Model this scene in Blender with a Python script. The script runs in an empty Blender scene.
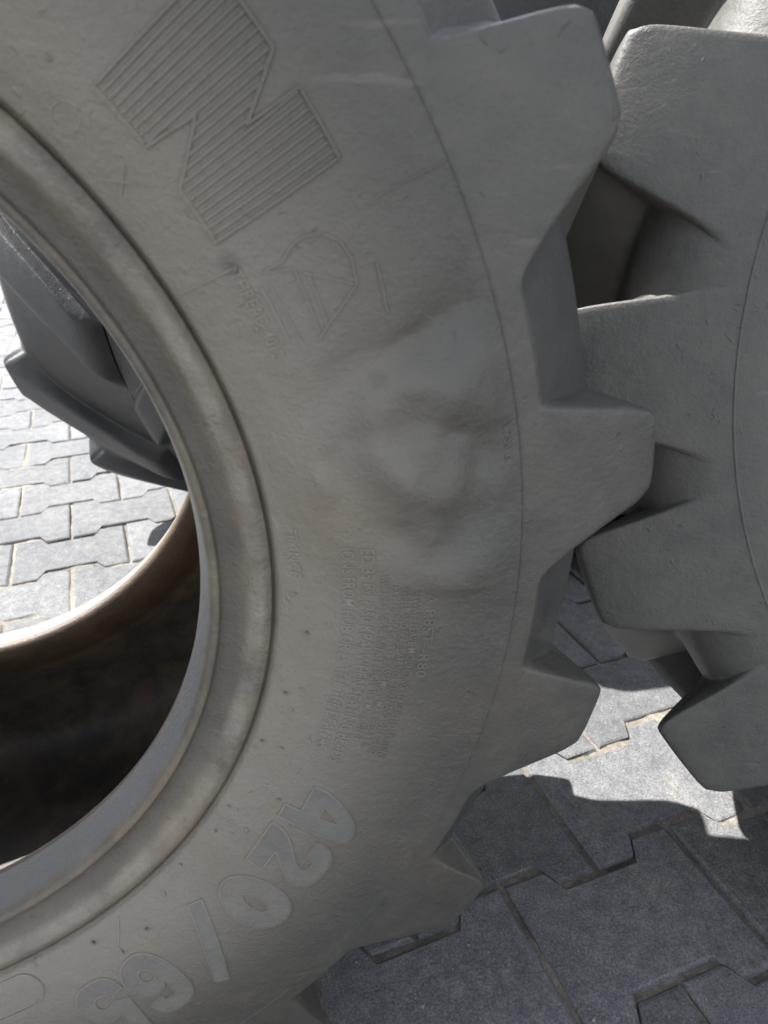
import bpy, bmesh, math, random
import numpy as np
from mathutils import Matrix, Vector

random.seed(7)
rng = np.random.default_rng(7)
scene = bpy.context.scene
COL = scene.collection
R = math.radians

# ------------------------------------------------------------------ camera
cam = bpy.data.cameras.new('camera')
cam.sensor_fit = 'HORIZONTAL'
cam.angle = 2 * math.atan(384 / 744.43)
cam.clip_start = 0.01
cam.clip_end = 2000
cam.dof.use_dof = True
cam.dof.focus_distance = 0.56
cam.dof.aperture_fstop = 16.0
cam_ob = bpy.data.objects.new('camera', cam)
COL.objects.link(cam_ob)
c_r = Vector((0.93431, -0.35557, -0.02504))
c_u = Vector((0.18152, 0.41415, 0.89193))
c_f = Vector((0.30677, 0.83788, -0.45149))
m = Matrix.Identity(4)
for i in range(3):
    m[i][0] = c_r[i]; m[i][1] = c_u[i]; m[i][2] = -c_f[i]
m[0][3], m[1][3], m[2][3] = 0.0, 0.0, 0.6711
cam_ob.matrix_world = m
scene.camera = cam_ob

# ------------------------------------------------------------------ light
SUN_AZ = -42.0      # degrees from +Y (away from the viewer) towards +X
SUN_EL = 56.0
SKY = 0.096
SUN = 4.0
EXPOSURE = 2.2
world = bpy.data.worlds.new('World')
scene.world = world
world.use_nodes = True
wn = world.node_tree
bgn = wn.nodes['Background']
sky = wn.nodes.new('ShaderNodeTexSky')
sky.sky_type = 'NISHITA'
sky.sun_disc = False
sky.sun_elevation = R(SUN_EL)
sky.sun_rotation = R(SUN_AZ)
sky.altitude = 100
sky.air_density = 1.0
sky.dust_density = 0.7
sky.ozone_density = 1.0
hs = wn.nodes.new('ShaderNodeHueSaturation')      # hazy, nearly white sky
hs.inputs['Saturation'].default_value = 0.30
wn.links.new(sky.outputs['Color'], hs.inputs['Color'])
wn.links.new(hs.outputs['Color'], bgn.inputs['Color'])
bgn.inputs['Strength'].default_value = SKY
sl = bpy.data.lights.new('sun', 'SUN')
sl.energy = SUN
sl.angle = R(0.53)
sl.color = (1.0, 0.965, 0.915)
so = bpy.data.objects.new('sun', sl)
COL.objects.link(so)
sdir = Vector((math.sin(R(SUN_AZ)) * math.cos(R(SUN_EL)), math.cos(R(SUN_AZ)) * math.cos(R(SUN_EL)), math.sin(R(SUN_EL))))
so.rotation_euler = sdir.to_track_quat('Z', 'Y').to_euler()
so.location = sdir * 20
vs = scene.view_settings
vs.view_transform = 'Standard'
vs.look = 'None'
vs.gamma = 1.0
vs.exposure = EXPOSURE
vs.use_curve_mapping = False

# ------------------------------------------------------------------ materials
class NT:
    def __init__(self, name):
        self.m = bpy.data.materials.new(name)
        self.m.use_nodes = True
        self.t = self.m.node_tree
        self.p = self.t.nodes['Principled BSDF']
        self.tc = self.t.nodes.new('ShaderNodeTexCoord')
    def n(self, kind, **kw):
        nd = self.t.nodes.new(kind)
        for k, v in kw.items():
            if k.startswith('i_'):
                nd.inputs[k[2:].replace('_', ' ')].default_value = v
            else:
                setattr(nd, k, v)
        return nd
    def l(self, a, b):
        self.t.links.new(a, b)
    def noise(self, scale, detail=4, rough=0.55, src='Object', dist=0.0, vec=None):
        nd = self.n('ShaderNodeTexNoise', i_Scale=scale, i_Detail=detail, i_Roughness=rough, i_Distortion=dist)
        self.l(vec if vec is not None else self.tc.outputs[src], nd.inputs['Vector'])
        return nd.outputs['Fac']
    def ramp(self, fac, stops, interp='LINEAR'):
        nd = self.n('ShaderNodeValToRGB')
        nd.color_ramp.interpolation = interp
        el = nd.color_ramp.elements
        while len(el) < len(stops):
            el.new(0.5)
        for e, (p, c) in zip(el, stops):
            e.position = p
            e.color = (*c, 1) if isinstance(c, tuple) else (c, c, c, 1)
        self.l(fac, nd.inputs['Fac'])
        return nd.outputs['Color']
    def mix(self, fac, a, b, mode='MIX'):
        nd = self.n('ShaderNodeMix', data_type='RGBA', blend_type=mode)
        for val, idx in ((fac, 0), (a, 6), (b, 7)):
            if hasattr(val, 'links') or hasattr(val, 'is_linked'):
                self.l(val, nd.inputs[idx])
            else:
                nd.inputs[idx].default_value = (*val, 1) if isinstance(val, tuple) else val
        return nd.outputs[2]
    def math(self, op, a, b=0.0):
        nd = self.n('ShaderNodeMath', operation=op)
        for val, idx in ((a, 0), (b, 1)):
            if isinstance(val, (int, float)):
                nd.inputs[idx].default_value = val
            else:
                self.l(val, nd.inputs[idx])
        return nd.outputs[0]
    def bump(self, h, dist, strength=1.0, prev=None):
        nd = self.n('ShaderNodeBump', i_Distance=dist, i_Strength=strength)
        self.l(h, nd.inputs['Height'])
        if prev is not None:
            self.l(prev, nd.inputs['Normal'])
        return nd.outputs['Normal']

def radius_of(nt, zc):
    """distance from the tyre's axle line (object space, axle along Y at height zc)"""
    sp = nt.n('ShaderNodeSeparateXYZ')
    nt.l(nt.tc.outputs['Object'], sp.inputs[0])
    z = nt.math('SUBTRACT', sp.outputs['Z'], zc)
    return nt.math('SQRT', nt.math('ADD', nt.math('MULTIPLY', sp.outputs['X'], sp.outputs['X']), nt.math('MULTIPLY', z, z)))

def rubber(name, dark, dust, lo=0.40, hi=0.68, rough=0.5, fine=0.0006, spec=0.5, ring=None, stains=False):
    nt = NT(name)
    geo = nt.n('ShaderNodeNewGeometry')
    pos = geo.outputs['Position']
    a = nt.noise(7.0, 6, 0.62, vec=pos)
    b = nt.noise(40.0, 7, 0.72, vec=pos)
    s = nt.math('ADD', nt.math('MULTIPLY', a, 0.5), nt.math('MULTIPLY', b, 0.5))
    d = nt.ramp(s, [(lo, 0.0), (hi, 1.0)])
    col = nt.mix(d, dark, dust)
    if ring:
        # rim dust thinning towards the shoulder, its contrast also painting in light falloff
        zc, r0, r1, caked = ring
        rad = radius_of(nt, zc)
        wob = nt.math('ADD', rad, nt.math('MULTIPLY', nt.math('SUBTRACT', s, 0.5), 0.10))
        mr = nt.n('ShaderNodeMapRange')
        mr.interpolation_type = 'SMOOTHSTEP'
        mr.inputs['From Min'].default_value = r0
        mr.inputs['From Max'].default_value = r1
        mr.inputs['To Min'].default_value = 1.0
        mr.inputs['To Max'].default_value = 0.0
        nt.l(wob, mr.inputs['Value'])
        col = nt.mix(mr.outputs[0], col, nt.mix(d, tuple(c * 0.78 for c in caked), caked))
    # patches of brown earth dried on the rubber
    earth = nt.ramp(nt.noise(4.2, 7, 0.68, vec=pos, dist=0.6), [(0.55, 0.0), (0.75, 1.0)])
    col = nt.mix(nt.math('MULTIPLY', earth, 0.45), col, (dust[0] * 1.15, dust[1] * 0.98, dust[2] * 0.76))
    if stains:
        # a rust-brown scuff left of the damage and two dark smears, at fixed spots on the wall
        for loc, rad_, colr, amt in STAINS:
            dd = nt.n('ShaderNodeVectorMath', operation='DISTANCE')
            nt.l(pos, dd.inputs[0])
            dd.inputs[1].default_value = loc
            w_ = nt.math('ADD', dd.outputs['Value'], nt.math('MULTIPLY', nt.math('SUBTRACT', b, 0.5), rad_ * 2.2))
            fm = nt.n('ShaderNodeMapRange')
            fm.inputs['From Min'].default_value = rad_ * 1.25
            fm.inputs['From Max'].default_value = rad_ * 0.35
            nt.l(w_, fm.inputs['Value'])
            col = nt.mix(nt.math('MULTIPLY', fm.outputs[0], amt), col, colr)
    # scuffs: stretched pale scratches
    mp = nt.n('ShaderNodeMapping')
    mp.inputs['Scale'].default_value = (26, 26, 140)
    mp.inputs['Rotation'].default_value = (0.3, 0.9, 0.5)
    nt.l(pos, mp.inputs['Vector'])
    sc = nt.ramp(nt.noise(1.0, 3, 0.5, vec=mp.outputs['Vector']), [(0.68, 0.0), (0.75, 1.0)])
    col = nt.mix(nt.math('MULTIPLY', sc, 0.32), col, tuple(min(1, c * 1.7) for c in dust))
    # small dark specks and pale grit
    v = nt.n('ShaderNodeTexVoronoi', i_Scale=130.0)
    nt.l(pos, v.inputs['Vector'])
    sp = nt.ramp(v.outputs['Distance'], [(0.05, 1.0), (0.13, 0.0)])
    gate = nt.ramp(nt.noise(60, 2, vec=pos), [(0.58, 0.0), (0.62, 1.0)])
    col = nt.mix(nt.math('MULTIPLY', nt.math('MULTIPLY', sp, gate), 0.35), col, (0.03, 0.03, 0.03))
    nt.l(col, nt.p.inputs['Base Color'])
    rr = nt.n('ShaderNodeMapRange')
    rr.inputs['To Min'].default_value = rough - 0.14
    rr.inputs['To Max'].default_value = rough + 0.16
    nt.l(s, rr.inputs['Value'])
    nt.l(rr.outputs[0], nt.p.inputs['Roughness'])
    nt.p.inputs['Specular IOR Level'].default_value = spec
    f1 = nt.noise(380.0, 5, 0.75, vec=pos)
    f2 = nt.noise(60.0, 6, 0.68, vec=pos)
    pk = nt.n('ShaderNodeTexVoronoi', i_Scale=95.0)
    nt.l(nt.mix(0.08, pos, nt.noise(40, 3, vec=pos)), pk.inputs['Vector'])
    pits = nt.math('MULTIPLY', nt.ramp(pk.outputs['Distance'], [(0.0, 1.0), (0.22, 0.0)]), nt.ramp(nt.noise(24, 3, vec=pos), [(0.52, 0.0), (0.60, 1.0)]))
    n1 = nt.bump(f2, fine * 3.6, 0.55)
    n2 = nt.bump(f1, fine * 1.2, 0.8, n1)
    n2 = nt.bump(pits, 0.0012, 0.55, n2)
    nt.l(n2, nt.p.inputs['Normal'])
    return nt.m

M = {}
def wall_point(r, deg, y):
    ax_ = np.array([0.15524, 0.98767, 0.0202]); ax_ /= np.linalg.norm(ax_)
    e1_ = np.cross(ax_, [0, 0, 1.0]); e1_ /= np.linalg.norm(e1_); e2_ = np.cross(e1_, ax_)
    return tuple(np.array([-0.23, 0.3636, 0.4872]) + ax_ * y + r * (math.cos(R(deg)) * e1_ + math.sin(R(deg)) * e2_))
STAINS = [(wall_point(.322, 5.0, -.02), .028, (0.150, 0.118, 0.085), 0.42), (wall_point(.330, -1.0, -.022), .018, (0.140, 0.112, 0.082), 0.32),
          (wall_point(.352, 15.9, -.031), .0055, (0.052, 0.050, 0.047), 0.6), (wall_point(.349, 17.2, -.029), .0045, (0.06, 0.06, 0.06), 0.6),
          (wall_point(.372, -9.0, -.029), .030, (0.055, 0.054, 0.052), 0.45), (wall_point(.320, 26.2, -.016), .005, (0.06, 0.058, 0.055), 0.7),
          (wall_point(.385, 3.0, -.031), .022, (0.085, 0.086, 0.087), 0.3)]
DK, DU = (0.046, 0.0445, 0.0415), (0.080, 0.0755, 0.067)
M['sidewall'] = rubber('sidewall_rubber', DK, DU, rough=0.37, fine=0.0008, ring=(0.4895, 0.29, 0.405, (0.205, 0.187, 0.154)), stains=True)  # dusty by the rim, with contrast raised to stand in for light falloff
M['tread'] = rubber('tread_rubber', DK, DU, rough=0.37)
M['letter'] = rubber('lightened_letter_rubber', (0.060, 0.058, 0.054), (0.096, 0.091, 0.081), rough=0.40, ring=(0.4895, 0.29, 0.405, (0.238, 0.219, 0.184)))  # lightened to stand in for lit edges and offset the shade around letters
M['groove'] = rubber('shaded_groove_rubber', (0.030, 0.031, 0.033), (0.054, 0.053, 0.051), rough=0.38)  # darker than the lugs, paints shade into the groove floors
M['digit'] = rubber('wiped_digit_rubber', (0.100, 0.097, 0.092), (0.150, 0.143, 0.130), rough=0.42)
def bead_mat():
    """bead of a pulled-off tyre: seat greyed for sky light, tan ridge, groove darkened as shade, patchy pale flange face"""
    m_ = rubber('bead_rubber', (0.072, 0.065, 0.055), (0.168, 0.140, 0.100), lo=0.38, hi=0.64, rough=0.42, fine=0.0009)
    nt = NT.__new__(NT)
    nt.m = m_; nt.t = m_.node_tree; nt.p = nt.t.nodes['Principled BSDF']
    nt.tc = nt.n('ShaderNodeTexCoord')
    geo = nt.n('ShaderNodeNewGeometry')
    pos = geo.outputs['Position']
    base = nt.p.inputs['Base Color'].links[0].from_socket
    rad = nt.math('ADD', radius_of(nt, 0.4895), nt.math('MULTIPLY', nt.math('SUBTRACT', nt.noise(34, 5, 0.7, vec=pos), 0.5), 0.0035))
    x = nt.n('ShaderNodeMapRange')
    x.inputs['From Min'].default_value = 0.250
    x.inputs['From Max'].default_value = 0.292
    nt.l(rad, x.inputs['Value'])
    f = lambda r: (r - .25) / .042
    seat = nt.ramp(x.outputs[0], [(f(.2572), 1.0), (f(.2590), 0.0)])
    groove = nt.ramp(x.outputs[0], [(f(.2625), 0.0), (f(.2650), 1.0), (f(.2725), 1.0), (f(.2765), 0.0)])
    pale_band = nt.ramp(x.outputs[0], [(f(.2760), 0.0), (f(.2795), 1.0), (f(.2845), 1.0), (f(.2875), 0.0)])
    patch = nt.ramp(nt.noise(9.0, 7, 0.75, vec=pos), [(0.40, 0.0), (0.62, 1.0)])
    col = nt.mix(nt.math('MULTIPLY', seat, 0.75), base, (0.135, 0.137, 0.142))  # grey tint paints sky light onto the seat
    col = nt.mix(nt.math('MULTIPLY', groove, 0.6), col, (0.070, 0.064, 0.056))  # darker tone paints profile shade into the groove
    col = nt.mix(nt.math('MULTIPLY', nt.math('MULTIPLY', pale_band, patch), 0.55), col, (0.30, 0.28, 0.245))  # patchy pale tone along the flange band
    nt.l(col, nt.p.inputs['Base Color'])
    return m_
M['bead'] = bead_mat()
M['liner'] = rubber('inner_liner_rubber', (0.028, 0.026, 0.024), (0.115, 0.078, 0.046), lo=0.42, hi=0.66, rough=0.55)
M['rust'] = rubber('rusty_bead_rubber', (0.022, 0.016, 0.011), (0.090, 0.056, 0.028), lo=0.36, hi=0.68, rough=0.5)
M['side2'] = rubber('dusty_sidewall_rubber', (0.054, 0.053, 0.050), (0.090, 0.086, 0.077), rough=0.48, ring=(0.5383, 0.29, 0.41, (0.20, 0.195, 0.178)))
M['tread2'] = rubber('dusty_tread_rubber', (0.054, 0.053, 0.050), (0.090, 0.086, 0.077), rough=0.48)
M['black'] = rubber('clean_and_shaded_black_rubber', (0.030, 0.031, 0.034), (0.052, 0.052, 0.054), rough=0.45)  # clean black on the far tyre, painted shade on the added one

def paver_mat():
    nt = NT('concrete_paver')
    oi = nt.n('ShaderNodeObjectInfo')
    big = nt.noise(9.0, 5, 0.6, src='Object')
    geo = nt.n('ShaderNodeNewGeometry')
    med = nt.noise(55.0, 5, 0.65, vec=geo.outputs['Position'])
    lar = nt.noise(2.3, 4, 0.6, vec=geo.outputs['Position'])
    s = nt.math('ADD', nt.math('MULTIPLY', med, 0.5), nt.math('MULTIPLY', lar, 0.5))
    col = nt.ramp(s, [(0.34, (0.072, 0.075, 0.080)), (0.5, (0.114, 0.117, 0.122)), (0.66, (0.172, 0.172, 0.172))])
    rv = nt.n('ShaderNodeMapRange')
    rv.inputs['To Min'].default_value = 0.86
    rv.inputs['To Max'].default_value = 1.12
    nt.l(oi.outputs['Random'], rv.inputs['Value'])
    vm = nt.n('ShaderNodeVectorMath', operation='SCALE')
    nt.l(col, vm.inputs[0]); nt.l(rv.outputs[0], vm.inputs['Scale'])
    col = vm.outputs[0]
    fg = nt.ramp(nt.noise(480.0, 4, 0.8, vec=geo.outputs['Position']), [(0.36, 0.55), (0.64, 1.45)])
    col = nt.mix(1.0, col, fg, 'MULTIPLY')
    # pale aggregate grains
    v = nt.n('ShaderNodeTexVoronoi', i_Scale=260.0)
    nt.l(geo.outputs['Position'], v.inputs['Vector'])
    gr = nt.ramp(v.outputs['Distance'], [(0.10, 1.0), (0.24, 0.0)])
    gate = nt.ramp(v.outputs['Color'], [(0.60, 0.0), (0.72, 1.0)])
    col = nt.mix(nt.math('MULTIPLY', nt.math('MULTIPLY', gr, gate), 0.55), col, (0.36, 0.35, 0.335))
    v2 = nt.n('ShaderNodeTexVoronoi', i_Scale=210.0)
    nt.l(geo.outputs['Position'], v2.inputs['Vector'])
    pit = nt.ramp(v2.outputs['Distance'], [(0.06, 1.0), (0.2, 0.0)])
    gate2 = nt.ramp(v2.outputs['Color'], [(0.62, 0.0), (0.7, 1.0)])
    pits = nt.math('MULTIPLY', pit, gate2)
    col = nt.mix(nt.math('MULTIPLY', pits, 0.6), col, (0.05, 0.05, 0.052))
    # sandy dirt blown over the edges
    sand = nt.ramp(nt.noise(14.0, 6, 0.7, vec=geo.outputs['Position']), [(0.60, 0.0), (0.76, 1.0)])
    col = nt.mix(nt.math('MULTIPLY', sand, 0.4), col, (0.26, 0.225, 0.175))
    nt.l(col, nt.p.inputs['Base Color'])
    nt.p.inputs['Roughness'].default_value = 0.85
    nt.p.inputs['Specular IOR Level'].default_value = 0.3
    h = nt.math('SUBTRACT', nt.noise(300.0, 5, 0.75, vec=geo.outputs['Position']), nt.math('MULTIPLY', pits, 0.8))
    n1 = nt.bump(nt.noise(30, 4, 0.6, vec=geo.outputs['Position']), 0.003, 0.5)
    nt.l(nt.bump(h, 0.0016, 0.8, n1), nt.p.inputs['Normal'])
    return nt.m
M['paver'] = paver_mat()

def sand_mat():
    nt = NT('joint_sand')
    geo = nt.n('ShaderNodeNewGeometry')
    a = nt.noise(120.0, 6, 0.75, vec=geo.outputs['Position'])
    b = nt.noise(6.0, 4, 0.6, vec=geo.outputs['Position'])
    s = nt.math('ADD', nt.math('MULTIPLY', a, 0.6), nt.math('MULTIPLY', b, 0.4))
    col = nt.ramp(s, [(0.36, (0.09, 0.079, 0.064)), (0.52, (0.21, 0.188, 0.155)), (0.68, (0.38, 0.348, 0.298))])
    # beyond the laid pavers the sheet takes the tone of the paving
    ln = nt.n('ShaderNodeVectorMath', operation='LENGTH')
    nt.l(geo.outputs['Position'], ln.inputs[0])
    mr = nt.n('ShaderNodeMapRange')
    mr.inputs['From Min'].default_value = 6.2
    mr.inputs['From Max'].default_value = 7.0
    nt.l(ln.outputs['Value'], mr.inputs['Value'])
    col = nt.mix(mr.outputs[0], col, (0.118, 0.118, 0.118))
    nt.l(col, nt.p.inputs['Base Color'])
    nt.p.inputs['Roughness'].default_value = 0.95
    nt.l(nt.bump(nt.noise(420.0, 4, 0.8, vec=geo.outputs['Position']), 0.003, 1.0), nt.p.inputs['Normal'])
    return nt.m
M['sand'] = sand_mat()

def plain(name, c, rough=0.6, metal=0.0):
    nt = NT(name)
    col = nt.ramp(nt.noise(30, 4), [(0.35, tuple(x * 0.8 for x in c)), (0.65, tuple(min(1, x * 1.2) for x in c))])
    nt.l(col, nt.p.inputs['Base Color'])
    nt.p.inputs['Roughness'].default_value = rough
    nt.p.inputs['Metallic'].default_value = metal
    return nt.m
M['pebble'] = plain('pebble', (0.20, 0.18, 0.15), 0.9)
M['steel'] = plain('painted_steel', (0.08, 0.075, 0.07), 0.5)

# ------------------------------------------------------------------ helpers
def mesh_ob(name, verts, faces, mat, parent=None, smooth=True, normals=None):
    me = bpy.data.meshes.new(name)
    me.from_pydata([tuple(v) for v in verts], [], [tuple(f) for f in faces])
    me.update()
    if smooth:
        me.polygons.foreach_set('use_smooth', [True] * len(me.polygons))
    if normals is not None:
        me.normals_split_custom_set_from_vertices([tuple(n) for n in normals])
    if mat:
        me.materials.append(mat)
    ob = bpy.data.objects.new(name, me)
    COL.objects.link(ob)
    if parent:
        ob.parent = parent
    return ob

def tag(o, label, cat, group=None):
    o['label'] = label; o['category'] = cat
    if group:
        o['group'] = group
    return o

# ------------------------------------------------------------------ ground
PU, PV = 0.26911, 0.34616           # joint and row origin of the paving grid
L_, P_, HW, WW = 0.2, 0.14, 0.0825, 0.0575
GAP = 0.0030
me = bpy.data.meshes.new('paved_ground')
S = 60.0
me.from_pydata([(-S, -S, -0.0300), (S, -S, -0.0300), (S, S, -0.0300), (-S, S, -0.0300)], [], [(0, 1, 2, 3)])
me.materials.append(M['sand'])
ground = bpy.data.objects.new('paved_ground', me)
COL.objects.link(ground)
ground['kind'] = 'structure'
ground['label'] = 'grey interlocking concrete pavement with sandy joints'

gx = np.arange(-1.35, 1.55, 0.011); gy = np.arange(0.0, 3.4, 0.011)
XX, YY = np.meshgrid(gx, gy)
def lumps(X, Y, n, k):
    Z = np.zeros_like(X)
    for _ in range(n):
        a = rng.uniform(0, 2 * math.pi); w = k * rng.uniform(.6, 1.6)
        Z += np.sin((X * math.cos(a) + Y * math.sin(a)) * w + rng.uniform(0, 6.28))
    return Z / math.sqrt(n)
ZZ = -0.0040 + 0.0022 * lumps(XX, YY, 9, 9.0) + 0.0015 * lumps(XX, YY, 9, 60.0) + 0.0006 * rng.normal(size=XX.shape)
ZZ = np.clip(ZZ, -.011, -.0006)
nx_, ny_ = len(gx), len(gy)
SV = np.stack([XX, YY, ZZ], -1).reshape(-1, 3)
ii = np.arange(nx_ * ny_).reshape(ny_, nx_)
SF = np.stack([ii[:-1, :-1], ii[:-1, 1:], ii[1:, 1:], ii[1:, :-1]], -1).reshape(-1, 4)
sb_ = mesh_ob('joint_sand', SV.tolist(), SF.tolist(), M['sand'], ground)
sb_['kind'] = 'stuff'

def paver_outline():
    a, b = 0.044, 0.056
    g = GAP
    half = L_ / 2 - g * 0.7
    up = [(-half, HW - g), (-(L_ / 2 - a), HW - g), (-(L_ / 2 - b), WW - g), ((L_ / 2 - b), WW - g), ((L_ / 2 - a), HW - g), (half, HW - g)]
    return [(x, -y) for x, y in up] + [(x, y) for x, y in reversed(up)]

def paver_mesh(seed):
    r = random.Random(seed)
    o = paver_outline()
    n = len(o)
    V = []; Fc = []
    def ring(inset, z, jit):
        base = len(V)
        for i, (x, y) in enumerate(o):
            sx = 1 - inset / 0.1; sy = 1 - inset / 0.075
            V.append((x * sx + r.uniform(-jit, jit), y * sy + r.uniform(-jit, jit), z + r.uniform(-jit, jit) * 0.4))
        return base
    r0 = ring(0.0, -0.06, 0); r1 = ring(0.0, -0.0042, 0.0007); r2 = ring(0.0018, -0.0012, 0.0006); r3 = ring(0.0045, 0.0, 0.0004)
    for a_, b_ in ((r0, r1), (r1, r2), (r2, r3)):
        for i in range(n):
            j = (i + 1) % n
            Fc.append((a_ + i, a_ + j, b_ + j, b_ + i))
    # top: heads and waist as quads
    i = r3
    Fc.append((i + 0, i + 1, i + 10, i + 11)); Fc.append((i + 1, i + 2, i + 9, i + 10)); Fc.append((i + 2, i + 3, i + 8, i + 9))
    Fc.append((i + 3, i + 4, i + 7, i + 8)); Fc.append((i + 4, i + 5, i + 6, i + 7))
    return V, Fc

pv_meshes = []
for k in range(6):
    V, Fc = paver_mesh(k)
    pm = bpy.data.meshes.new('paver')
    pm.from_pydata(V, [], Fc)
    pm.materials.append(M['paver'])
    pv_meshes.append((pm, V, Fc))
far_V = []; far_F = []
near = []
for n_ in range(-22, 70):
    for i_ in range(-32, 33):
        u = PU + L_ * (i_ + 0.5) + (0.1 if n_ % 2 else 0.0)
        v = PV + P_ * n_
        d = math.hypot(u - 0.1, (v - 1.3) * 0.75)
        near.append((d, u, v))
near.sort()
for k, (d, u, v) in enumerate(near):
    pm, V, Fc = pv_meshes[k % 6]
    rr = random.Random(k)
    zz = rr.uniform(-0.0016, 0.0010); rz = rr.uniform(-0.006, 0.006)
    tx, ty = rr.uniform(-0.006, 0.006), rr.uniform(-0.006, 0.006)
    if k < 290:
        ob = bpy.data.objects.new('paver', pm)
        ob.location = (u + rr.uniform(-.0007, .0007), v + rr.uniform(-.0007, .0007), zz)
        ob.rotation_euler = (tx, ty, rz)
        COL.objects.link(ob)
        ob.parent = ground
    elif d < 6.0:
        b0 = len(far_V)
        for (x, y, z) in V:
            far_V.append((u + x, v + y, z + zz + x * -ty + y * tx))
        far_F += [tuple(b0 + i for i in f) for f in Fc]
far = mesh_ob('distant_pavers', far_V, far_F, M['paver'], ground, smooth=False)
far['kind'] = 'stuff'

# crumbs of grit lying along the joints
cr = random.Random(3)
cV = []; cF = []
for q in range(420):
    n_ = cr.randint(-3, 16)
    if cr.random() < .6:
        u = cr.uniform(-.7, 1.0); v = PV + P_ * (n_ + .5) + cr.gauss(0, .012)
    else:
        u = cr.uniform(-.7, 1.0); v = cr.uniform(.1, 2.6)
    rad = cr.uniform(.0008, .0024) * (1.6 if cr.random() < .08 else 1)
    b0 = len(cV)
    for (x, y, z) in ((1, 0, 0), (0, 1, 0), (-1, 0, 0), (0, -1, 0), (.2, .1, .8), (0, 0, -.6)):
        k = rad * cr.uniform(.7, 1.3)
        cV.append((u + x * k, v + y * k, .0006 + rad * .3 + z * k))
    for i in range(4):
        cF.append((b0 + i, b0 + (i + 1) % 4, b0 + 4)); cF.append((b0 + (i + 1) % 4, b0 + i, b0 + 5))
gr_ = mesh_ob('grit', cV, cF, M['pebble'], ground, smooth=False)
gr_['kind'] = 'stuff'

# ------------------------------------------------------------------ tyre profile
def catmull(pts, n):
    pts = np.array(pts, float)
    P = np.vstack([2 * pts[0] - pts[1], pts, 2 * pts[-1] - pts[-2]])
    out = []
    for i in range(1, len(P) - 2):
        for t in np.linspace(0, 1, n, endpoint=False):
            p0, p1, p2, p3 = P[i - 1:i + 3]
            out.append(0.5 * ((2 * p1) + (-p0 + p2) * t + (2 * p0 - 5 * p1 + 4 * p2 - p3) * t * t + (-p0 + 3 * p1 - 3 * p2 + p3) * t ** 3))
    out.append(P[-2])
    return np.array(out)

BEAD = [(.2535, .0390), (.2543, .0330), (.2556, .0255), (.2570, .0185), (.2578, .0150), (.2584, .0128), (.2595, .0105), (.2615, .0092),
        (.2632, .0094), (.2640, .0110), (.2648, .0119), (.2662, .0122), (.2690, .0116), (.2720, .0098), (.2750, .0074), (.2785, .0043), (.2815, .0022),
        (.2850, .0008), (.2880, .0002), (.2896, .0006), (.2903, .0026), (.2912, .0028)]
SIDE = [(.2912, .0028), (.2919, .0000), (.2930, -.0028), (.2960, -.0052), (.3030, -.0095), (.3120, -.0140), (.3250, -.0192), (.3420, -.0243), (.3600, -.0277),
        (.3780, -.0298), (.3950, -.0307), (.4080, -.0309), (.4095, -.0309)]
SHB = [(.4095, -.0309), (.4170, -.0306), (.4198, -.0298), (.4218, -.0276), (.4285, -.0212), (.4360, -.0140), (.4435, -.0068), (.4495, -.0008),
       (.4537, .0036), (.4567, .0075), (.4590, .0125), (.4607, .0190), (.4630, .045), (.4645, .10), (.4650, .160), (.4650, .180)]
SHB_SOFT = [(.4095, -.0309), (.4165, -.0303), (.4210, -.0296), (.4265, -.0280), (.4330, -.0250), (.4400, -.0200), (.4460, -.0135), (.4505, -.0060),
            (.4535, .0020), (.4555, .0095), (.4570, .0165), (.4585, .0260), (.4600, .050), (.4612, .10), (.4618, .160), (.4620, .180)]
SHT = [(.4095, -.0309), (.4165, -.0306), (.4200, -.0304), (.4260, -.0300), (.4400, -.0290), (.4560, -.0276), (.4685, -.0262), (.4748, -.0250),
       (.4778, -.0236), (.4794, -.0208), (.4802, -.0150), (.4815, .0020), (.4845, .05), (.4880, .11), (.4895, .160), (.4640, .176)]
# lug edges (degrees) at the top of the block, same index as SHT; lower edge, upper edge, flank widths
LUG_LO = [-2.2, -2.1, -1.9, -1.1, 0.2, 1.4, 2.2, 2.6, 2.9, 3.0, 2.8, 1.5, -2.2, -7.6, -12.8, -14.0]
LUG_HI = [10.9, 10.9, 10.8, 10.6, 10.1, 9.5, 9.05, 8.75, 8.4, 8.3, 8.0, 6.9, 3.5, -1.3, -6.1, -7.3]
FL_LO = [.5, .6, .8, 1.0, 1.5, 2.1, 2.5, 2.6, 2.6, 2.6, 2.6, 2.5, 2.4, 2.2, 2.0, 2.0]
FL_HI = [.3, .4, .5, .6, .8, .9, 1.0, 1.0, 1.0, 1.0, 1.0, 1.1, 1.2, 1.2, 1.2, 1.2]
LINER = [(.2535, .0390), (.2546, .0440), (.2600, .0470), (.2700, .0455), (.2850, .0360), (.3000, .0240), (.3200, .0100), (.3500, -.0050), (.3800, -.0110),
         (.4050, -.0100), (.4220, .0000), (.4320, .0200), (.4370, .0500), (.4390, .1000), (.4395, .1800)]
YC = 0.18

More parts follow.
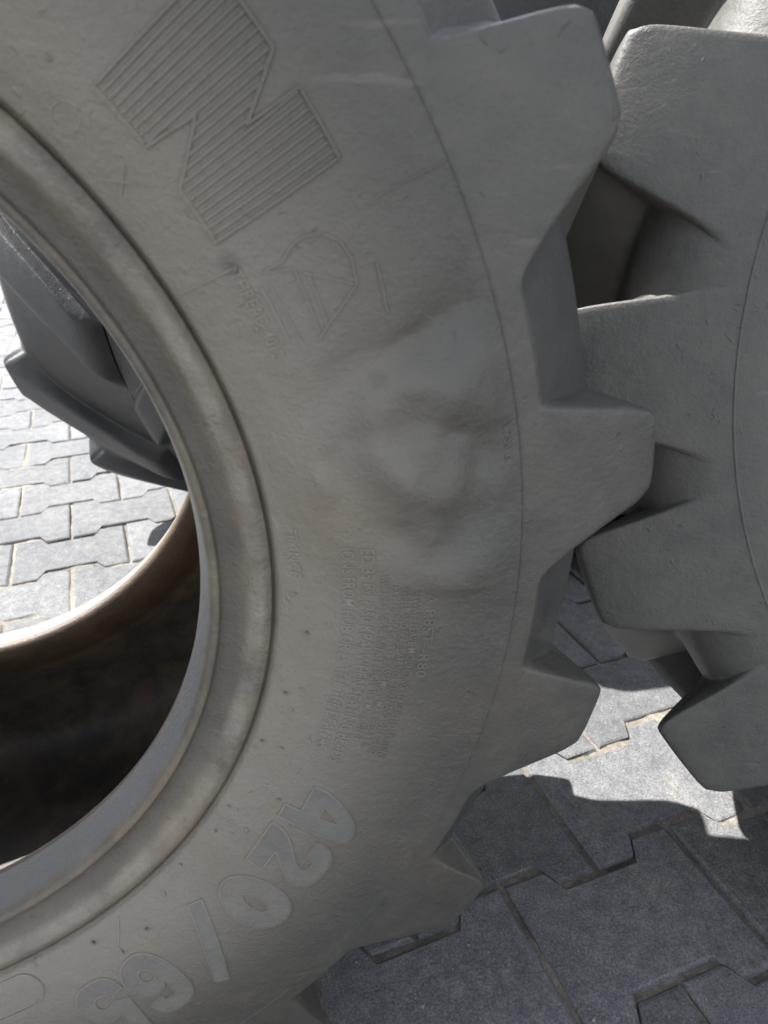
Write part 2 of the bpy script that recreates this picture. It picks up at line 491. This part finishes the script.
def tyre(name, base, xaxis, yaxis, zaxis, N, phase=0.0, mirror=False, rmap=lambda r: r, ymap=lambda y: y, sub=2, dents=None,
         mats=('sidewall', 'tread', 'bead', 'liner', 'rust'), wid=0.0, bk=1.0, shb=None):
    """Empty at the tyre's foot > sidewall, bead, tread_base, tread_lug..., inner_liner."""
    root = bpy.data.objects.new(name, None)
    COL.objects.link(root)
    Mx = Matrix.Identity(4)
    for i in range(3):
        Mx[i][0] = xaxis[i]; Mx[i][1] = yaxis[i]; Mx[i][2] = zaxis[i]; Mx[i][3] = base[i]
    root.matrix_world = Mx
    root.empty_display_size = 0.1
    ZC = rmap(0.4895)
    pit = 360.0 / N
    sc_ang = pit / 21.18
    # angular layout of one pitch: flank, block top, flank, groove floor
    fl_f = [-.35, 0.0, .10, .3, .5, .7, .87, 1.0, 1.22, 1.65]
    fl_h = [0.0, .03, .11, .30, .5, .70, .85, .925, .985, 1.0]
    def prof(pts, n):
        a = catmull(pts, n)
        return np.array([(rmap(r), ymap(y)) for r, y in a])
    yc = ymap(YC)
    def angles(lo, hi, flo, fhi):
        th = []; h = []
        for f, hh in zip(fl_f, fl_h):
            th.append(lo - flo * (1 - f)); h.append(hh)
        ti_, te = lo + flo * .65, hi - fhi * .65
        for t in np.linspace(0, 1, 7)[1:-1]:
            th.append(ti_ + (te - ti_) * t); h.append(1.0)
        for f, hh in zip(reversed(fl_f), reversed(fl_h)):
            th.append(hi + fhi * (1 - f)); h.append(hh)
        g0 = hi + fhi * 1.35; g1 = lo + 21.18 - flo * 1.35
        for t in np.linspace(0, 1, 7)[1:-1]:
            th.append(g0 + (g1 - g0) * t); h.append(0.0)
        th = np.array(th); h = np.array(h)
        if sub > 1:
            nx = np.append(th, th[0] + 21.18); nh = np.append(h, h[0])
            k = np.arange(len(th) * sub) / sub
            th = np.interp(k, np.arange(len(nx)), nx); h = np.interp(k, np.arange(len(nh)), nh)
        return th * sc_ang, h
    per = None
    mxs = -1.0 if mirror else 1.0
    def grid(pb, pt, edges, side):
        """returns (nj, ni, 3) points for profile rows j and angles i"""
        rows = []
        for j in range(len(pb)):
            lo, hi, flo, fhi = edges[j]
            th, h = angles(lo, hi, flo, fhi)
            full = np.concatenate([th + k * pit for k in range(N)]) + phase + (0 if side > 0 else pit / 2)
            hh = np.tile(h, N)
            r = pb[j, 0] + (pt[j, 0] - pb[j, 0]) * hh
            y = pb[j, 1] + (pt[j, 1] - pb[j, 1]) * hh
            if side < 0:
                y = 2 * yc - y
            t = np.radians(full)
            if dents is not None and side > 0:
                y = y - dents(r, full)
            rows.append(np.stack([mxs * r * np.cos(t), y, r * np.sin(t) + ZC], -1))
        return np.array(rows)
    def normals(G, flip):
        di = np.roll(G, -1, 1) - np.roll(G, 1, 1)
        dj = np.empty_like(G)
        dj[1:-1] = G[2:] - G[:-2]; dj[0] = G[1] - G[0]; dj[-1] = G[-1] - G[-2]
        nn = np.cross(dj, di)
        nn /= np.linalg.norm(nn, axis=-1, keepdims=True) + 1e-12
        return -nn if flip else nn
    def emit(nm, G, NN, cols, mat, flip, wrap=True):
        nj = G.shape[0]; ni = len(cols)
        V = G[:, cols].reshape(-1, 3); Nn = NN[:, cols].reshape(-1, 3)
        Fc = []
        for j in range(nj - 1):
            for i in range(ni if wrap else ni - 1):
                i2 = (i + 1) % ni
                q = (j * ni + i, j * ni + i2, (j + 1) * ni + i2, (j + 1) * ni + i)
                Fc.append(q[::-1] if flip else q)
        return mesh_ob(nm, V, Fc, M[mat], root, True, Nn)
    nsh = 3
    e_side = (LUG_LO[0] - wid, LUG_HI[0] + wid, FL_LO[0], FL_HI[0])
    ed_ctrl = np.array([[v - wid for v in LUG_LO], [v + wid for v in LUG_HI], FL_LO, FL_HI]).T
    out = {'root': root}
    for side in (1, -1):
        # outward orientation: with side>0 not mirrored, cross(dj, di) sign
        pb = prof(BEAD, 3 if side > 0 else 2)
        ps = prof(SIDE, 6 if (side > 0 and sub > 1) else 3)
        sb = prof(shb or SHB, nsh); st = prof(SHT, nsh)
        rb0 = rmap(.4165)
        sb[:, 0] = np.where(sb[:, 0] > rb0, rb0 + (sb[:, 0] - rb0) * bk, sb[:, 0])
        ed = catmull(ed_ctrl, nsh)
        flip_n = not (side * mxs > 0)
        Gb = grid(pb, pb, [e_side] * len(pb), side)
        Gs = grid(ps, ps, [e_side] * len(ps), side)
        Gt = grid(sb, st, ed, side)
        # normals over the joined surface so that the pieces shade as one
        G = np.concatenate([Gb, Gs[1:], Gt[1:]], 0)
        # decide sign from a sidewall point: outward is -Y for the near side
        NNt = normals(G, False)
        mid = len(Gb) + len(Gs) // 2
        want = -1.0 if side > 0 else 1.0
        sgn = np.sign((NNt[mid, :, 1] * want).mean())
        NNt *= sgn
        fl = sgn > 0
        nb, ns = len(Gb), len(Gs)
        allc = np.arange(G.shape[1])
        emit('bead', G[:nb], NNt[:nb], allc, mats[2], fl)
        emit('sidewall', G[nb - 1:nb + ns - 1], NNt[nb - 1:nb + ns - 1], allc, mats[0], fl)
        Gt_, Nt_ = G[nb + ns - 2:], NNt[nb + ns - 2:]
        P1 = G.shape[1] // N
        # lug columns within a pitch: from flank base to flank base
        a0 = 1 * sub; a1 = (10 + 5 + 8) * sub
        base_lug = None
        for k in range(N):
            cols = np.arange(k * P1 + a0, k * P1 + a1 + 1)
            emitted = None
            if base_lug is None:
                base_lug = emit('tread_lug', Gt_, Nt_, cols, mats[1], fl, wrap=False)
                # recentre so copies can turn about the axle
                for v in base_lug.data.vertices:
                    v.co.z -= ZC
                base_lug.location = (0, 0, ZC)
            else:
                o = base_lug.copy()
                COL.objects.link(o)
                o.parent = root
                o.location = (0, 0, ZC)
                o.rotation_euler = (0, -mxs * R(pit * k), 0)
        # between the lugs: a strip of shoulder that continues the wall, then the groove floors
        cutj = 3 * nsh
        Vs = []; Ns = []; Fs = []; mi = []
        for k in range(N):
            cols = np.arange(k * P1 + a1, (k + 1) * P1 + a0 + 1) % G.shape[1]
            b0 = len(Vs)
            ni = len(cols)
            Vs += [tuple(v) for v in Gt_[:, cols].reshape(-1, 3)]
            Ns += [tuple(v) for v in Nt_[:, cols].reshape(-1, 3)]
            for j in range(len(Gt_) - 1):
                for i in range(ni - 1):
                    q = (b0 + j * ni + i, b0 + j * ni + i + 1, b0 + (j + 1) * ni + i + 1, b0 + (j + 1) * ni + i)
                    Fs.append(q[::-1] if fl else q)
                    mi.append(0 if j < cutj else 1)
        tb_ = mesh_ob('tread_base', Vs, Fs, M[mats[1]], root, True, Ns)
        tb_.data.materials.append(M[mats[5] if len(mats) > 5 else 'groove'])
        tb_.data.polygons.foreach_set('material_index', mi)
        # inside
        pl = prof(LINER, 3)
        ncol = 140
        t = np.linspace(0, 2 * math.pi, ncol, endpoint=False)
        V = []
        for r, y in pl:
            yy = y if side > 0 else 2 * yc - y
            for a in t:
                V.append((r * math.cos(a), yy, r * math.sin(a) + ZC))
        cut = 3 * 5
        for nm, j0, j1, mt in (('bead_inner_face', 0, cut, mats[4]), ('inner_liner', cut, len(pl) - 1, mats[3])):
            Fc = []
            for j in range(j0, j1):
                for i in range(ncol):
                    i2 = (i + 1) % ncol
                    q = ((j - j0) * ncol + i, (j - j0) * ncol + i2, (j - j0 + 1) * ncol + i2, (j - j0 + 1) * ncol + i)
                    Fc.append(q if side > 0 else q[::-1])
            mesh_ob(nm, V[j0 * ncol:(j1 + 1) * ncol], Fc, M[mt], root, True)
        if side > 0:
            out['side_prof'] = np.concatenate([ps, 0 * ps[:0]])
            out['ZC'] = ZC
    return out

# ------------------------------------------------------------------ the main tyre
ax = np.array([0.15524, 0.98767, 0.0202]); ax /= np.linalg.norm(ax)
e1 = np.cross(ax, [0, 0, 1.0]); e1 /= np.linalg.norm(e1)
e2 = np.cross(e1, ax)
c0 = np.array([-0.23, 0.3636, 0.4872])

_d = [  # r, theta, half-length, half-width (m), tilt (deg from radial), height of the swellings and hollows in the damaged patch
    (0.3620, 8.5, 0.0340, 0.0340, 0, 0.0068),
    (0.3720, 17.0, 0.0255, 0.0064, 20, -0.0057),
    (0.3450, 17.2, 0.0119, 0.0059, 30, -0.0027),
    (0.3910, 8.6, 0.0136, 0.0068, 55, -0.0043),
    (0.3620, 2.8, 0.0136, 0.0076, -35, -0.0054),
    (0.3800, 13.6, 0.0136, 0.0068, 25, 0.0046),
    (0.3520, 7.4, 0.0119, 0.0059, 70, 0.0032),
    (0.3340, 11.5, 0.0187, 0.0051, 84, -0.0032),
    (0.3880, 3.9, 0.0102, 0.0059, 30, -0.0046),
    (0.3200, 5.0, 0.0204, 0.0051, 95, 0.0024),
    (0.3740, -1.0, 0.0136, 0.0059, -10, 0.0035),
    (0.3510, 14.6, 0.0102, 0.0059, 60, 0.0030),
    (0.3940, 12.0, 0.0110, 0.0068, -40, 0.0024),
    (0.3430, 4.2, 0.0093, 0.0051, 80, -0.0030),
    (0.3730, 6.2, 0.0102, 0.0051, 35, 0.0035),
    (0.3810, 10.4, 0.0085, 0.0043, -30, -0.0030),
    (0.3570, 11.2, 0.0085, 0.0043, 15, -0.0024),
    (0.3660, 4.9, 0.0068, 0.0043, 60, -0.0024),
    (0.3450, 9.4, 0.0085, 0.0043, 75, 0.0023),
    (0.3250, 9.0, 0.0153, 0.0043, 88, -0.0020)]
for q in range(60):
    _d.append((.362 + rng.normal() * .018, 8.0 + rng.normal() * 4.2, rng.uniform(.004, .009), rng.uniform(.0025, .005), rng.uniform(0, 180), rng.normal() * .0013))
def dents(r, deg):
    t = (np.asarray(deg) + 180) % 360 - 180
    r = np.asarray(r, float)
    o = np.zeros(np.broadcast(r, t).shape)
    for (r0, t0, sl1, sw1, an, h) in _d:
        x = r - r0; y = np.radians(t - t0) * r0
        ca, sa = math.cos(R(an)), math.sin(R(an))
        o = o + h * np.exp(-0.5 * ((x * ca + y * sa) / sl1) ** 2 - 0.5 * ((-x * sa + y * ca) / sw1) ** 2)
    # faint uneven hand of the whole wall
    o = o + .0004 * np.sin(np.radians(t) * 9 + r * 60) * np.sin(r * 90 + 1.0)
    w = np.clip((np.asarray(r) - .296) / .012, 0, 1) * np.clip((.4090 - np.asarray(r)) / .010, 0, 1)
    return o * w

base = c0 - e2 * 0.4895
main = tyre('tractor_tyre', base, e1, ax, e2, 18, 0.0, False, sub=2, dents=dents)
tag(main['root'], 'worn black tractor tyre marked 420/65 with a lumpy damaged sidewall', 'tyre', 'used tractor tyres standing on the paving')
ZC = main['ZC']
_sp = catmull(SIDE, 12)
def surf(th, r, h=0.0):
    """point on the near sidewall at polar angle th (deg), radius r, raised by h"""
    r = np.asarray(r, float); th = np.asarray(th, float)
    y = np.interp(r, _sp[:, 0], _sp[:, 1])
    dy = (np.interp(r + .001, _sp[:, 0], _sp[:, 1]) - np.interp(r - .001, _sp[:, 0], _sp[:, 1])) / .002
    y = y - dents(r, th)
    # outward normal in the (r, y) plane
    ln = np.sqrt(1 + dy * dy)
    rr = r + h * dy / ln; yy = y - h / ln
    t = np.radians(th)
    return np.stack([rr * np.cos(t), yy, rr * np.sin(t) + ZC], -1)

def resample(path, step=.002, closed=False):
    """path of (theta deg, r) -> evenly spaced"""
    p = [tuple(q) for q in path]
    if closed:
        p = p + [p[0]]
    out = []
    for (t0, r0), (t1, r1) in zip(p[:-1], p[1:]):
        ln = math.hypot(math.radians(t1 - t0) * (r0 + r1) / 2, r1 - r0)
        k = max(1, int(ln / step))
        for i in range(k):
            out.append((t0 + (t1 - t0) * i / k, r0 + (r1 - r0) * i / k))
    if not closed:
        out.append(p[-1])
    return out

class MB:
    def __init__(self):
        self.V = []; self.F = []
    def add(self, V, Fc):
        b = len(self.V)
        self.V += [tuple(map(float, v)) for v in V]
        self.F += [tuple(b + i for i in f) for f in Fc]
    def ridge(self, path, w=.0014, h=.0008, closed=False, step=.002, base=0.0):
        p = resample(path, step, closed)
        n = len(p)
        if n < 2:
            return
        xy = np.array([(math.radians(t) * r, r) for t, r in p])     # local flat metric
        if closed:
            d = np.roll(xy, -1, 0) - np.roll(xy, 1, 0)
        else:
            d = np.gradient(xy, axis=0)
        d /= np.linalg.norm(d, axis=1, keepdims=True) + 1e-12
        nrm = np.stack([-d[:, 1], d[:, 0]], 1)
        V = []
        for k, off, hh in ((0, -1.0, -.0004), (1, -.45, h), (2, .45, h), (3, 1.0, -.0004)):
            q = np.array([(t + math.degrees(nn[0] * off * w / 2 / r), r + nn[1] * off * w / 2) for (t, r), nn in zip(p, nrm)])
            V.append(surf(q[:, 0], q[:, 1], hh + (base if 0 < k < 3 else 0)))
        V = np.stack(V, 1).reshape(-1, 3)
        Fc = []
        for i in range(n if closed else n - 1):
            i2 = (i + 1) % n
            for k in range(3):
                Fc.append((i * 4 + k, i * 4 + k + 1, i2 * 4 + k + 1, i2 * 4 + k))
        if not closed:
            Fc.append((0, 1, 2, 3)); e = (n - 1) * 4; Fc.append((e + 3, e + 2, e + 1, e))
        self.add(V, Fc)
    def build(self, name, mat, parent, smooth=False):
        o = mesh_ob(name, self.V, self.F, mat, parent, smooth)
        # every face looks out of the wall
        bm = bmesh.new(); bm.from_mesh(o.data)
        bm.normal_update()
        bad = [f for f in bm.faces if f.normal.y > 0]
        bmesh.ops.reverse_faces(bm, faces=bad)
        bm.to_mesh(o.data); bm.free()
        return o

def glyph(text, offset=0.0, res=4):
    cu = bpy.data.curves.new('t', 'FONT')
    cu.body = text
    cu.size = 1.0
    cu.resolution_u = res
    cu.offset = offset
    ob = bpy.data.objects.new('t', cu)
    COL.objects.link(ob)
    dg = bpy.context.evaluated_depsgraph_get()
    me_ = bpy.data.meshes.new_from_object(ob.evaluated_get(dg))
    bm = bmesh.new(); bm.from_mesh(me_)
    bmesh.ops.remove_doubles(bm, verts=bm.verts, dist=1e-5)
    bpy.data.objects.remove(ob); bpy.data.curves.remove(cu); bpy.data.meshes.remove(me_)
    return bm

def loops_of(bm):
    be = [e for e in bm.edges if len(e.link_faces) == 1]
    adj = {}
    for e in be:
        a, b = e.verts
        adj.setdefault(a, []).append(b); adj.setdefault(b, []).append(a)
    seen = set(); out = []
    for v in list(adj):
        if v in seen:
            continue
        lp = [v]; seen.add(v); cur = v
        while True:
            nx = [w for w in adj[cur] if w not in seen]
            if not nx:
                break
            cur = nx[0]; seen.add(cur); lp.append(cur)
        out.append([(w.co.x, w.co.y) for w in lp])
    return out

root = main['root']
def smooth_loop(p, it=2):
    """round off gentle bends, keep true corners"""
    for _ in range(it):
        out = []
        n = len(p)
        for i in range(n):
            a, b_, c = np.array(p[i - 1]), np.array(p[i]), np.array(p[(i + 1) % n])
            u, v = b_ - a, c - b_
            ang = abs(math.degrees(math.atan2(u[0] * v[1] - u[1] * v[0], u @ v)))
            if ang < 58:
                out += [tuple(b_ - u * .25), tuple(b_ + v * .25)]
            else:
                out.append(tuple(b_))
        p = out
    return p
def oval(cx, cy, rx, ry, n=28):
    return [(cx + rx * math.cos(2 * math.pi * i / n), cy + ry * math.sin(2 * math.pi * i / n)) for i in range(n)]
DIG = {
    '4': [[(.60, 0), (.92, 0), (.92, .22), (1, .22), (1, .46), (.92, .46), (.92, 1), (.50, 1), (0, .44), (0, .22), (.60, .22)], [(.60, .46), (.60, .76), (.32, .46)]],
    '2': [[(0, 0), (1, 0), (1, .25), (.52, .25), (.78, .45), (.95, .60), (1, .74), (.95, .88), (.80, .97), (.5, 1), (.22, .97), (.05, .85), (0, .66), (.34, .63),
           (.38, .74), (.5, .78), (.62, .75), (.65, .68), (.6, .58), (.35, .42), (.08, .24)]],
    '0': [oval(.5, .5, .5, .5), oval(.5, .5, .13, .2, 18)],
    '6': [[(.97, .72), (.93, .87), (.78, .97), (.52, 1), (.25, .96), (.08, .82), (0, .55), (.02, .28), (.14, .1), (.35, .01), (.55, 0), (.8, .04), (.95, .16), (1, .32),
           (.96, .48), (.82, .59), (.62, .62), (.45, .59), (.36, .53), (.37, .68), (.45, .77), (.55, .78), (.63, .75), (.66, .69)], oval(.53, .32, .15, .11, 18)],
    '5': [[(0, .26), (.04, .12), (.2, .02), (.5, 0), (.8, .03), (.96, .15), (1, .33), (.96, .5), (.82, .61), (.6, .64), (.42, .61), (.45, .76), (.92, .76), (.92, 1), (.16, 1),
           (.05, .44), (.36, .38), (.45, .43), (.55, .43), (.65, .39), (.68, .32), (.64, .24), (.5, .21), (.36, .24), (.33, .31)]]}
from mathutils.geometry import tessellate_polygon
def raised_glyph(ch, th0, th1, r0, r1):
    """a moulded digit: low plateau with a thin edge ridge"""
    lps = [smooth_loop(l) for l in DIG[ch]]
    mp = lambda x, y: (th0 + (th1 - th0) * x, r0 + (r1 - r0) * y)
    mb = MB()
    me_ = MB()
    for lp in lps:
        me_.ridge([mp(*p) for p in lp], .0019, .0009, True, .0015)
    flat = [p for lp in lps for p in lp]
    tri = tessellate_polygon([[Vector((x, y, 0)) for x, y in lp] for lp in lps])
    bm = bmesh.new()
    vs_ = [bm.verts.new((x, y, 0)) for x, y in flat]
    for t in tri:
        try:
            bm.faces.new([vs_[i] for i in t])
        except ValueError:
            pass
    for _ in range(5):
        lng = [e for e in bm.edges if e.calc_length() > 0.12]
        if not lng:
            break
        bmesh.ops.subdivide_edges(bm, edges=lng, cuts=1)
        bmesh.ops.triangulate(bm, faces=[f for f in bm.faces if len(f.verts) > 3])
    bm.verts.index_update()
    q = np.array([mp(v.co.x, v.co.y) for v in bm.verts])
    mb.add(surf(q[:, 0], q[:, 1], .0006), [tuple(v.index for v in f.verts) for f in bm.faces])
    bm.free()
    dg_ = mb.build('raised_digit', M['digit'], root)
    me_.build('digit_edge', M['letter'], dg_)
    return dg_

for ch, a, b, lo, hi in (('4', -24.9, -30.5, .3215, .3640), ('2', -31.0, -36.8, .3205, .3635), ('0', -37.9, -43.7, .3190, .3640),
                         ('6', -52.7, -58.4, .3165, .3650), ('5', -58.7, -64.3, .3170, .3640)):
    raised_glyph(ch, a, b, lo, hi)
mb = MB()
sl_ = [(-44.2, .3170), (-45.9, .3145), (-51.5, .3640), (-50.2, .3690)]
me_ = MB(); me_.ridge(sl_, .0019, .0009, True)
V = []; Fc = []
for i in range(13):
    for j in range(4):
        f, g = i / 12, j / 3
        a = (sl_[0][0] + (sl_[1][0] - sl_[0][0]) * g, sl_[0][1] + (sl_[1][1] - sl_[0][1]) * g)
        b = (sl_[3][0] + (sl_[2][0] - sl_[3][0]) * g, sl_[3][1] + (sl_[2][1] - sl_[3][1]) * g)
        V.append(surf(a[0] + (b[0] - a[0]) * f, a[1] + (b[1] - a[1]) * f, .0006))
for i in range(12):
    for j in range(3):
        Fc.append((i * 4 + j, i * 4 + j + 1, i * 4 + j + 5, i * 4 + j + 4))
mb.add(V, Fc)
sh_ = mb.build('raised_slash', M['digit'], root)
me_.build('digit_edge', M['letter'], sh_)

# capsule outline beside the size marking
mb = MB()
cp = [(-75, .3000)] + [(-68.6 + 2.4 * math.sin(t), .3045 - .0095 * math.cos(t)) for t in np.linspace(0, math.pi, 16)] + [(-75, .3140)]
cp[0] = (-75, .2950)
mb.ridge(cp, .0013, .0008)
mb.build('raised_outline', M['letter'], root)

# the striped letter N
Npoly = [(39.1, .3195), (38.8, .3735), (34.45, .3735), (32.45, .3520), (32.35, .3738), (28.45, .3735), (28.0, .3195), (31.85, .3195), (34.45, .3398), (34.9, .3195)]
mb = MB()
mb.ridge(Npoly, .0026, .0008, True)
mb.build('striped_letter_outline', M['sidewall'], root)
mb = MB()
nst = 22
for k in range(1, nst):
    f = k / nst
    # stripe runs radially at constant share of the width; clip against the letter
    tb = 39.1 + (28.0 - 39.1) * f; tt = 38.8 + (28.45 - 38.8) * f
    prev = None
    seg = []
    for i in range(61):
        g = i / 60
        t = tb + (tt - tb) * g; r = .3205 + (.3727 - .3205) * g
        c = False
        for (xa, ya), (xb, yb) in zip(Npoly, Npoly[1:] + Npoly[:1]):
            if (ya > r) != (yb > r) and t < (xb - xa) * (r - ya) / (yb - ya) + xa:
                c = not c
        if c:
            seg.append((t, r))
        elif len(seg) > 2:
            mb.ridge([seg[0], seg[-1]], .0026, .0006, False, .004); seg = []
        else:
            seg = []
    if len(seg) > 2:
        mb.ridge([seg[0], seg[-1]], .0026, .0006, False, .004)
mb.build('letter_stripes', M['sidewall'], root)

# round emblem with an arched roof and triangle
mb = MB()
mb.ridge([(24.9, .3290), (25.0, .3375), (25.6, .3432), (25.75, .3490), (25.4, .3553), (24.6, .3600), (23.4, .3612), (21.8, .3590)], .0014, .0007)
mb.ridge([(23.8, .3425), (21.8, .3590), (20.2, .3435), (19.4, .3370)], .0014, .0007)
mb.ridge([(24.3, .3400), (19.9, .3385)], .0012, .0006)
mb.ridge([(23.8, .3440), (20.2, .3425)], .0012, .0006)
mb.ridge([(24.2, .3255), (20.0, .3258)], .0014, .0007)
mb.ridge([(24.2, .3290), (19.5, .3300)], .0010, .0005)
mb.ridge([(24.9, .3290), (24.3, .3400)], .0012, .0006)
mb.ridge([(22.5, .3690), (19.5, .3660)], .0016, .0006)
mb.build('moulded_emblem', M['letter'], root)

def text_line(txt, th0, th1, r0, hgt, name='raised_text', h=.0005, off=0.004):
    bm = glyph(txt, off, 2)
    xs = [v.co.x for v in bm.verts]
    x0, x1 = min(xs), max(xs)
    bmesh.ops.triangulate(bm, faces=bm.faces)
    ex = bmesh.ops.extrude_face_region(bm, geom=list(bm.faces))
    top = {g for g in ex['geom'] if isinstance(g, bmesh.types.BMVert)}
    bm.verts.index_update()
    q = np.array([(th0 + (th1 - th0) * (v.co.x - x0) / (x1 - x0), r0 + v.co.y / 0.72 * hgt) for v in bm.verts])
    hh = np.array([-.0002 if v in top else h for v in bm.verts])
    mb_ = MB()
    mb_.add(surf(q[:, 0], q[:, 1], hh), [tuple(v.index for v in f.verts) for f in bm.faces])
    bm.free()
    return mb_.build(name, M['letter'], root)

text_line('IONS FROM HUB OR LS TELL THE DEALERS', 2.2, -20.2, .3225, .0062)
text_line('ED 35 PSI (250 KPA) WHEN SEATING BEADS', 2.0, -21.3, .3315, .0066)
text_line('WARNING NEVER INFLATE ABOVE THE MARK ON IT', -.4, -18.2, .3400, .0042)
text_line('EXPLOSION OF TYRE ASSEMBLY MAY RESULT IF', -1.5, -18.9, .3452, .0042)
text_line('WHEEL AND BEADS ARE NOT CLEAN AND WELL OILED', -1.6, -19.3, .3504, .0042)
text_line('ALWAYS LEAVE MOUNTING TO SKILLED PERSONS', -1.8, -19.6, .3556, .0042)
text_line('A R8ST--R80', -2.2, -10.4, .3620, .0058)
text_line('FRANCE', 3.6, -1.6, .2990, .0050, h=.0005)
text_line('THREAD 4012', 25.8, 19.0, .3170, .0052, h=.0005)
text_line('V750 B', 10.2, 7.6, .4010, .0040, h=.0005)

# radial mould ticks
for (t0, r0, t1, r1) in ((26.0, .2955, 26.0, .3200), (25.75, .3790, 25.6, .4070), (-16.25, .3820, -16.0, .4080), (-53.6, .2955, -56.0, .3090), (0.4, .2945, 0.5, .2990), (22.2, .2945, 21.6, .3010)):
    mb = MB(); mb.ridge([(t0, r0), (t1, r1)], .0013, .0006); mb.build('mould_tick', M['letter'], root)
mb = MB(); mb.ridge([(33.7, .3000), (34.9, .3085)], .0012, .0005); mb.ridge([(34.9, .3005), (33.7, .3080)], .0012, .0005); mb.build('moulded_cross', M['letter'], root)
mb = MB(); mb.ridge([(39.2 + .9 * math.cos(t), .3045 + .0055 * math.sin(t)) for t in np.linspace(0, 2 * math.pi, 18)[:-1]], .0011, .00025, True); mb.build('moulded_ring', M['letter'], root)
# concentric mould line where sidewall meets tread
mb = MB(); mb.ridge([(t, .4085) for t in np.arange(-80, 82, 1.5)], .0010, .0004, False, .004); mb.build('mould_line', M['sidewall'], root)

# vent nubs
def nub(th, r, ln, ang):
    n = 6
    t = math.radians(th)
    p = np.array(surf(th, r, -.0005))
    er = np.array([math.cos(t), 0, math.sin(t)]); et = np.array([-math.sin(t), 0, math.cos(t)]); ey = np.array([0, -1.0, 0])
    d = ey * .8 + (er * math.cos(ang) + et * math.sin(ang)) * .6
    d /= np.linalg.norm(d)
    s1 = np.cross(d, er + .01); s1 /= np.linalg.norm(s1); s2 = np.cross(d, s1)
    V = []
    for f, w in ((0, .0013), (.35, .0010), (.85, .0008), (1, .0003)):
        for i in range(n):
            a = 2 * math.pi * i / n
            V.append(p + d * ln * f + (s1 * math.cos(a) + s2 * math.sin(a)) * w)
    Fc = [(j * n + i, j * n + (i + 1) % n, (j + 1) * n + (i + 1) % n, (j + 1) * n + i) for j in range(3) for i in range(n)] + [tuple(3 * n + i for i in range(n))]
    return mesh_ob('vent_nub', V, Fc, M['sidewall'], root)
for th, r in ((-28.4, .3166), (-22.3, .3055), (-22.6, .2970), (-32.4, .2975), (-36.2, .2990), (-32.2, .3010), (-33.6, .3110), (-42.9, .2960), (-46.9, .2995),
              (-51.8, .3095), (-56.0, .3095), (-58.3, .2985), (-66.0, .2935), (-17.1, .3050), (-14.2, .3085), (-7.7, .3065), (-3.6, .2985), (41.7, .3148), (-15.5, .3010), (26.0, .3205)):
    nub(th, r, random.uniform(.002, .0045), random.uniform(0, 6.28))

# ------------------------------------------------------------------ the tyre standing askew on the right
def rmap2(r):
    return r * 1.005 if r <= .41 else .41205 + (r - .41) * 1.588
ymap2 = lambda y: y * .85
al, ti = 0.584, -0.124
ax2 = np.array([math.sin(al) * math.cos(ti), math.cos(al) * math.cos(ti), math.sin(ti)])
e12 = np.cross(ax2, [0, 0, 1.0]); e12 /= np.linalg.norm(e12); e22 = np.cross(e12, ax2)
c2 = np.array([.727, .15, .558])
t2 = tyre('tractor_tyre', c2 - e22 * rmap2(.4895), e12, ax2, e22, 20, -26.3, True, rmap2, ymap2, sub=1,
          mats=('side2', 'tread2', 'bead', 'liner', 'rust', 'tread2'), wid=1.9, bk=0.82, shb=SHB_SOFT)
rv = []; rf = []
zc2 = t2['ZC']; nr = 160
for i in range(nr):
    a_ = 2 * math.pi * i / nr
    for rr_, hh in ((.4105, 0.0), (.4112, -.0006), (.4119, -.0006), (.4126, 0.0)):
        rv.append((rr_ * math.cos(a_), ymap2(-.0309) + hh, rr_ * math.sin(a_) + zc2))
    for k in range(3):
        j = (i + 1) % nr
        rf.append((i * 4 + k, i * 4 + k + 1, j * 4 + k + 1, j * 4 + k))
mesh_ob('mould_line', rv, rf, M['tread2'], t2['root'])
tag(t2['root'], 'larger grey dusty tractor tyre leaning back beside the tyre marked 420/65', 'tyre', 'used tractor tyres standing on the paving')

# ------------------------------------------------------------------ tyre behind, seen through the wheel opening
al3 = -0.84
ax3 = np.array([math.sin(al3), math.cos(al3), 0.0]); e13 = np.cross(ax3, [0, 0, 1.0])
s3 = 1.04
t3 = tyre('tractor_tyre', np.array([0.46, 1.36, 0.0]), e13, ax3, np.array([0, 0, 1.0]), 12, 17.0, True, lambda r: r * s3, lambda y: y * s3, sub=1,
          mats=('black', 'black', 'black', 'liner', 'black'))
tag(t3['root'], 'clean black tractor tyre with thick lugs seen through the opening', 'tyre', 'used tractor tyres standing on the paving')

# ------------------------------------------------------------------ added tyre behind the leaning one, put there to block the sun
al4 = 0.12
ax4 = np.array([math.sin(al4), math.cos(al4), 0.0]); e14 = np.cross(ax4, [0, 0, 1.0])
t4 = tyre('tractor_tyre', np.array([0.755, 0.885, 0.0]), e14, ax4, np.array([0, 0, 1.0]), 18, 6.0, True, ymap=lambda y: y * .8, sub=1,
          mats=('black', 'black', 'black', 'liner', 'rust'))  # black rubber stands in for the deep shade of the gap
tag(t4['root'], 'added sun-blocking tractor tyre behind the leaning dusty one, blackened as shade', 'tyre', 'used tractor tyres standing on the paving')
